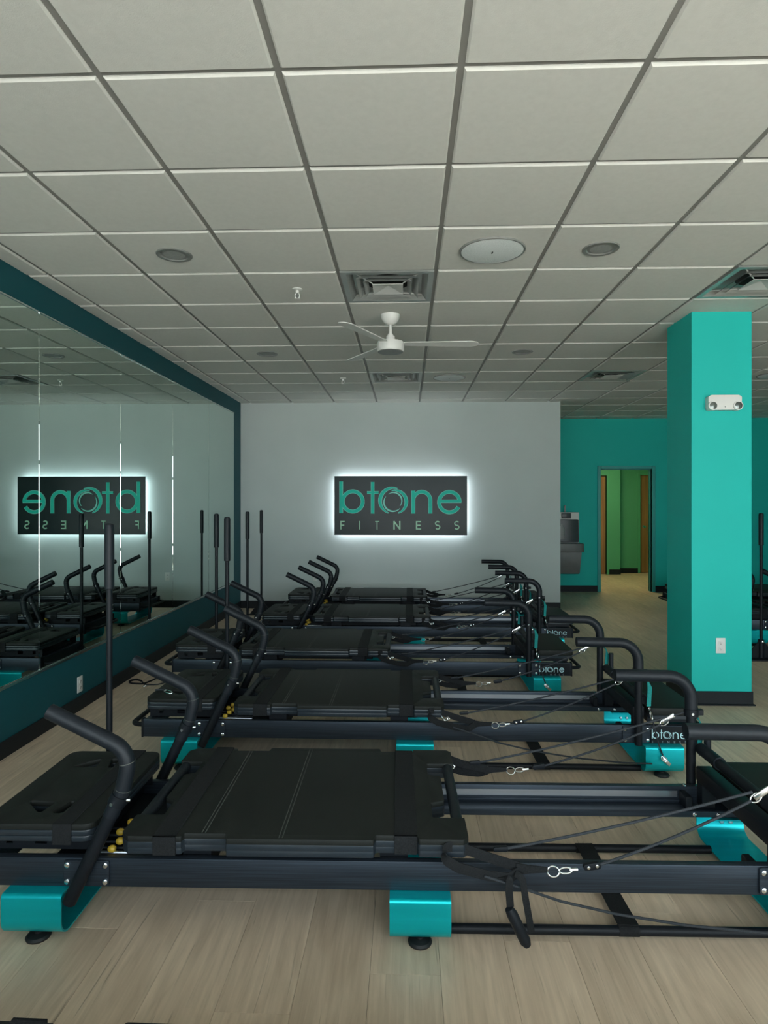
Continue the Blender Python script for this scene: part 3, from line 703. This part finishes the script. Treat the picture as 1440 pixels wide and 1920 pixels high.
        B().tube([(1.27, y - .028, .583), (1.27, y - .036, .583)], .006, 8).build('clamp_screw', M_CHROME, hb_)
        pl = B().prism(rp([(1.20, .180), (1.352, .180), (1.352, .272), (1.20, .272)], .008, 3), -s * .3205, -s * .3275, bev=.001, seg=1, mtx=XZ).build('bracket_plate', M_RAIL, R)
        for bx in (1.214, 1.338):
            for bz in (.196, .256): B().lathe([(.0095, 0), (.0095, .004), (.006, .006), (0, .0065)], (0, 0, 0), 12).build('bolt', M_CHROME, pl).matrix_local = Matrix.Translation((bx, s * .3275, bz)) @ Matrix.Rotation(-s * PI / 2, 4, 'X')
    # rear end
    B().box(1.268, 1.335, -.288, .288, .306, .370, bev=.008).box(1.275, 1.33, -.288, -.24, .205, .31).box(1.275, 1.33, .24, .288, .205, .31).build('cross_beam', M_TUBE, R)
    cb = B().tube([(1.315, -.345, .425), (1.315, .345, .425)], .021, 14).build('cross_bar', M_TUBE, R)
    for s in (-1, 1): B().tube([(1.315, s * .17, .425), (1.315, s * .33, .425)], .027, 14).build('foam_sleeve', M_FOAM, cb)
    rpad = B().prism(rp([(1.345, -.322), (1.628, -.322), (1.628, .322), (1.345, .322)], .03, 4), .332, .372, bev=.006).build('rear_platform', M_PAD, R)
    B().prism(rp([(1.349, -.318), (1.624, -.318), (1.624, .318), (1.349, .318)], .028, 4), .309, .3315, bev=.003, seg=1).build('platform_board', M_PADSIDE, rpad)
    B().box(1.36, 1.60, -.26, .26, .2755, .3085).build('platform_base', M_TUBE, R, smooth=False)
    # small tool: front roller between the rails at the end of the guide
    for s in (-1, 1): B().box(1.195, 1.225, min(s * .216, s * .288), max(s * .216, s * .288), .206, .262, bev=.004, seg=1).build('rail_stop', M_TUBE, R)
    b = B()
    for xx in (1.23, 1.33):
        b.lathe([(.009, 0), (.009, -.005), (.005, -.007)], (xx, .215, .190), 10, 'Y')
    b.lathe([(.010, .2755), (.010, .281), (.005, .283)], (1.225, .300, 0), 10)
    b.build('rail_bolt', M_CHROME, R)
    # printed end panel
    pn = B().box(1.356, 1.602, -.3235, -.3205, .179, .271, bev=.001, seg=1).build('logo_panel', M_TUBE, R)
    k = .194 / 1090
    ml = Matrix.Translation((1.361 - 45 * k, 0, .262 + 5 * k)) @ Matrix.Diagonal((k, 1, k, 1))
    b1 = B(); b2 = B()
    for nm, kind, strokes in glyphs():
        for pts, wd in strokes:
            if kind == 0: b2.band(pts, [q for q in wd] if isinstance(wd, list) else wd, -.3243, -.3235, ml)
            else: b1.band(pts, wd, -.3243, -.3235, ml)
    b1.build('logo_print', M_PRINT, pn, smooth=False); b2.build('logo_subline', M_PRINT2, pn, smooth=False)
    # pull straps and ropes
    for s in (-1, 1):
        ya, yb = s * .378, s * .408
        b = B()
        up = fillet([(.165, ya, .362), (.263, ya, .328), (.368, s * .39, .302)], .05, 4)
        b.ribbon(up, (0, 0, 1), .017, .003)
        lo = fillet([(.165, ya, .363), (.118, s * .392, .366), (.118, yb, .335), (.165, yb, .307), (.263, yb, .282), (.335, yb, .275), (.370, s * .395, .292)], .03, 4)
        b.ribbon(lo, (0, 0, 1), .017, .003)
        b.ribbon([(.360, s * .392, .296), (.40, s * .395, .298), (.462, s * .397, .298)], (0, 0, 1), [.02, .013, .008], .006)
        ps = b.build('pull_strap', M_WEB, R)
        b = B(); ring(b, (.481, s * .397, .292), (1, 0, -.1), .016, .0026, 1.25); b.build('strap_ring', M_CHROME, ps)
        b = B(); ring(b, (.522, s * .397, .296), (1, 0, .08), .009, .0028, 2.4); b.tube([(.535, s * .397, .299), (.562, s * .397, .301)], .005, 8); b.build('carabiner', M_CHROME, ps)
        b = B(); b.prism(rp([(.582, .298), (.640, .306), (.636, .328), (.578, .318)], .010, 4), -s * .390, -s * .404, bev=.003, mtx=XZ)
        pb = b.build('pulley_block', M_TUBE, ps)
        b = B()
        for rx, rz in ((.596, .310), (.624, .316)): b.lathe([(.0055, s * .404), (.0055, s * .406), (.003, s * .407)], (rx, 0, rz), 10, 'Y')
        b.build('rivet', M_CHROME, ps)
        b = B(); b.prism(rp([(.288, .336), (.338, .338), (.338, .354), (.288, .350)], .007, 4), -s * .350, -s * .364, bev=.003, mtx=XZ)
        b.build('pulley_block', M_TUBE, ps)
        def sag(a, c, d, n=10): return [Vector(a).lerp(Vector(c), i / n) - Vector((0, 0, d * 4 * (i / n) * (1 - i / n))) for i in range(n + 1)]
        B().tube(sag((.635, s * .397, .317), (1.150, s * .366, .520), .012), .0048, 8).build('pull_rope', M_ROPE, R)
        B().tube(sag((.335, s * .357, .346), (1.155, s * .362, .548), .010), .0048, 8).build('pull_rope', M_ROPE, R)
        b = B(); b.obox((1.185, s * .366, .546), (.062, .009, .020), Matrix.Rotation(-.6, 4, 'Y'), .003); ring(b, (1.165, s * .366, .530), (1, 0, .7), .012, .0026, 1.7)
        rc = b.build('rope_clip', M_CHROME, R)
        B().tube([(1.208, s * .362, .563), (1.262, s * .352, .585)], .004, 8).build('clip_cord', M_ROPE, rc)
    # teal tethers at the rear posts
    for s in (1, -1):
        b = B()
        b.ribbon([(1.300, s * .352, .560), (1.322, s * .366, .540), (1.332, s * .372, .50), (1.327, s * .374, .43), (1.326, s * .374, .400)], [(0, 1, 0), (.4, 1, 0), (1, .5, 0), (1, .3, 0), (1, .2, 0)], [.016, .016, .015, .013, .012], .003)
        te = b.build('tether_strap', M_TWEB, R)
        if s > 0:
            b = B(); ring(b, (1.328, .376, .388), (0, .1, 1), .010, .0024, 1.0); b.build('strap_ring', M_CHROME, te)
            B().tube([(1.352, .352, .52), (1.352, .352, .40)], .015, 12).build('foam_handle', M_FOAM, te)
    b = B(); ring(b, (1.328, -.376, .388), (0, .1, 1), .010, .0024, 1.0); ring(b, (1.338, -.378, .348), (.25, 0, -1), .009, .0028, 2.6); b.build('carabiner', M_CHROME, te)
    B().tube([(1.348, -.379, .315), (1.362, -.379, .25), (1.378, -.382, .19), (1.398, -.384, .135)], .004, 8).build('tether_rope', M_ROPE, te)
    b = B(); b.obox((1.415, -.386, .102), (.060, .008, .020), Matrix.Rotation(.72, 4, 'Y'), .003); ring(b, (1.405, -.388, .115), (1, 0, -.8), .012, .0026, 1.7); b.build('carabiner', M_CHROME, te)
    return R
def corner_clip(R, s):
    b = B(); ring(b, (.205, s * .378, .322), (.7, .1 * s, -.5), .009, .003, 2.2); ring(b, (.216, s * .384, .318), (.7, .1 * s, .4), .008, .003, 1.9)
    return b.build('corner_carabiner', M_CHROME, R)
def slack_rope(R):
    pts = fillet([(.250, -.412, .283), (.372, -.413, .246), (.505, -.405, .198), (.691, -.40, .155), (.922, -.395, .118), (1.182, -.39, .093), (1.34, -.384, .088)], .3, 4)
    return B().tube(pts, .0045, 8).build('slack_rope', M_ROPE, R)

ref = make_reformer()
ref.location = (0, 2.52, 0); ref.rotation_euler = (0, 0, .015)
spots = [  # x, y, label
    (0, .9590, 'black reformer under the camera, only slivers of its pad at the bottom edge'),
    (.005, 3.915, 'black reformer second nearest, directly behind the nearest complete one'),
    (-.335, 5.29, 'black reformer third from the camera, set closer to the mirrors than the others'),
    (.035, 6.69, 'black reformer fourth from the camera, second last before the white wall'),
    (.045, 8.05, 'black reformer farthest back, right in front of the white wall with the sign'),
    (5.0, 7.20, 'black reformer right of the teal column, its left end peeking out'),
    (5.08, 8.62, 'black reformer behind the column, farthest of the two in the side row')]
GR = 'reformer machines in rows on the wood floor'
tag(ref, 'nearest complete black reformer with a foam loop handle hanging off its side', 'exercise machine', GR)
machines = [ref]; corner_clip(ref, 1)
for x, y, lab in spots:
    c = copy_tree(ref); c.location = (x, y, 0); c.rotation_euler = (0, 0, -.012 if y < 1 else 0); tag(c, lab, 'exercise machine', GR); machines.append(c)
slack_rope(ref); slack_rope(machines[2])
for m_ in machines[2:]: corner_clip(m_, -1)
# the loop handle hangs only on the nearest machine
hl_ = B()
hl_.ribbon(fillet([(.300, -.405, .272), (.335, -.420, .285), (.329, -.424, .250), (.334, -.424, .190)], .02, 4), (1, 0, .1), .012, .003)
hl_.ribbon(fillet([(.352, -.412, .292), (.374, -.422, .285), (.383, -.428, .22), (.403, -.428, .108)], .02, 4), (1, .2, .2), .011, .003)
hs = hl_.build('hand_loop', M_WEB, ref)
B().tube([(.329, -.426, .186), (.339, -.426, .168), (.382, -.428, .080), (.390, -.428, .066)], [.014, .0185, .0185, .012], 14).build('foam_grip', M_FOAM, hs)

# ------------------------------------------------------------------ pole stands
def make_pole():
    r = empty('pole_stand', (0, 0, 0))
    b = B(); b.prism(rp([(-.19, -.10), (.19, -.10), (.05, .14), (-.05, .14)], .03, 4), 0, .014, bev=.003)
    bs = b.build('base_plate', M_TUBE, r)
    b = B()
    b.prism([(-.15, .014), (.15, .014), (.026, .17), (-.026, .17)], -.006, .006, mtx=XZ); b.build('gusset', M_TUBE, bs, smooth=False)
    B().lathe([(.028, .014), (.028, .185), (.022, .19)], seg=16).build('socket', M_TUBE, r)
    B().lathe([(.010, -.028), (.010, -.034), (.005, -.036)], (0, 0, .172), 10, 'Y').build('bolt', M_CHROME, r)
    B().lathe([(.0145, .02), (.0145, 1.13)], seg=16).build('pole', M_TUBE, r)
    B().lathe([(.0150, 1.105), (.0225, 1.108), (.0225, 1.405), (.019, 1.416), (.010, 1.420), (0, 1.42)], seg=18).build('foam_grip', M_FOAM, r)
    return r
pl0 = make_pole()
pst = [(-1.431, 3.0, 'tallest looking black pole on a floor stand, nearest the camera'), (-1.278, 4.465, 'black pole on a stand, second nearest, just right of the farther pole beside it'),
       (-1.76, 5.80, 'black pole on a stand close to the mirror, third from the camera'), (-1.826, 7.2, 'thin looking black pole seen against the white wall, nearest to the mirror end'),
       (-1.985, 8.58, 'farthest black pole in front of the white wall, right of the other thin one'), (3.446, 6.30, 'black pole on a stand right of the teal column')]
pst[0] = (-1.431, 3.0, 'black pole with foam top on a floor stand, the nearest and tallest in view')
for i, (x, y, lab) in enumerate(pst):
    o = pl0 if i == 0 else copy_tree(pl0)
    o.location = (x, y, 0); tag(o, lab, 'pole stand', 'black poles on floor stands')

# loose strap on the floor by the mirror wall, clip lying on the second machine's platform
ls = B()
lp = [(-2.14, 5.50, .005), (-2.17, 5.33, .006), (-2.20, 5.22, .006), (-2.30, 5.23, .006), (-2.355, 5.27, .008), (-2.33, 5.36, .008), (-2.25, 5.30, .008), (-2.185, 5.20, .010)]
ls.ribbon(fillet(lp, .04, 5), (0, 0, 1), .008, .003)
ls = ls.build('resistance_strap', M_WEB); tag(ls, 'black strap with a small metal clip lying looped on the floor by the mirror wall', 'strap')
b = B(); ring(b, (-2.165, 5.165, .0045), (1, .6, 0), .012, .003, 1.6, up=(-.6, 1, .05)); b.build('carabiner', M_CHROME, ls)
b = B(); b.tube(fillet([(-2.18, 5.19, .011), (-2.08, 5.20, .007), (-1.98, 5.34, .007), (-1.96, 5.50, .007)], .08, 5), .005, 8); b.build('cord', M_ROPE, ls)
cl = B(); ring(cl, (-1.415, 3.71, .3995), (1, -1.0, 0), .014, .0038, 3.2, up=(1, 1, .1))
cl = cl.build('carabiner', M_CHROME); tag(cl, 'silver carabiner lying on the front platform of the second machine', 'carabiner')
B().tube(fillet([(-1.445, 3.742, .401), (-1.480, 3.748, .401), (-1.505, 3.74, .401)], .03, 5), .005, 8).build('cord', M_ROPE, cl)
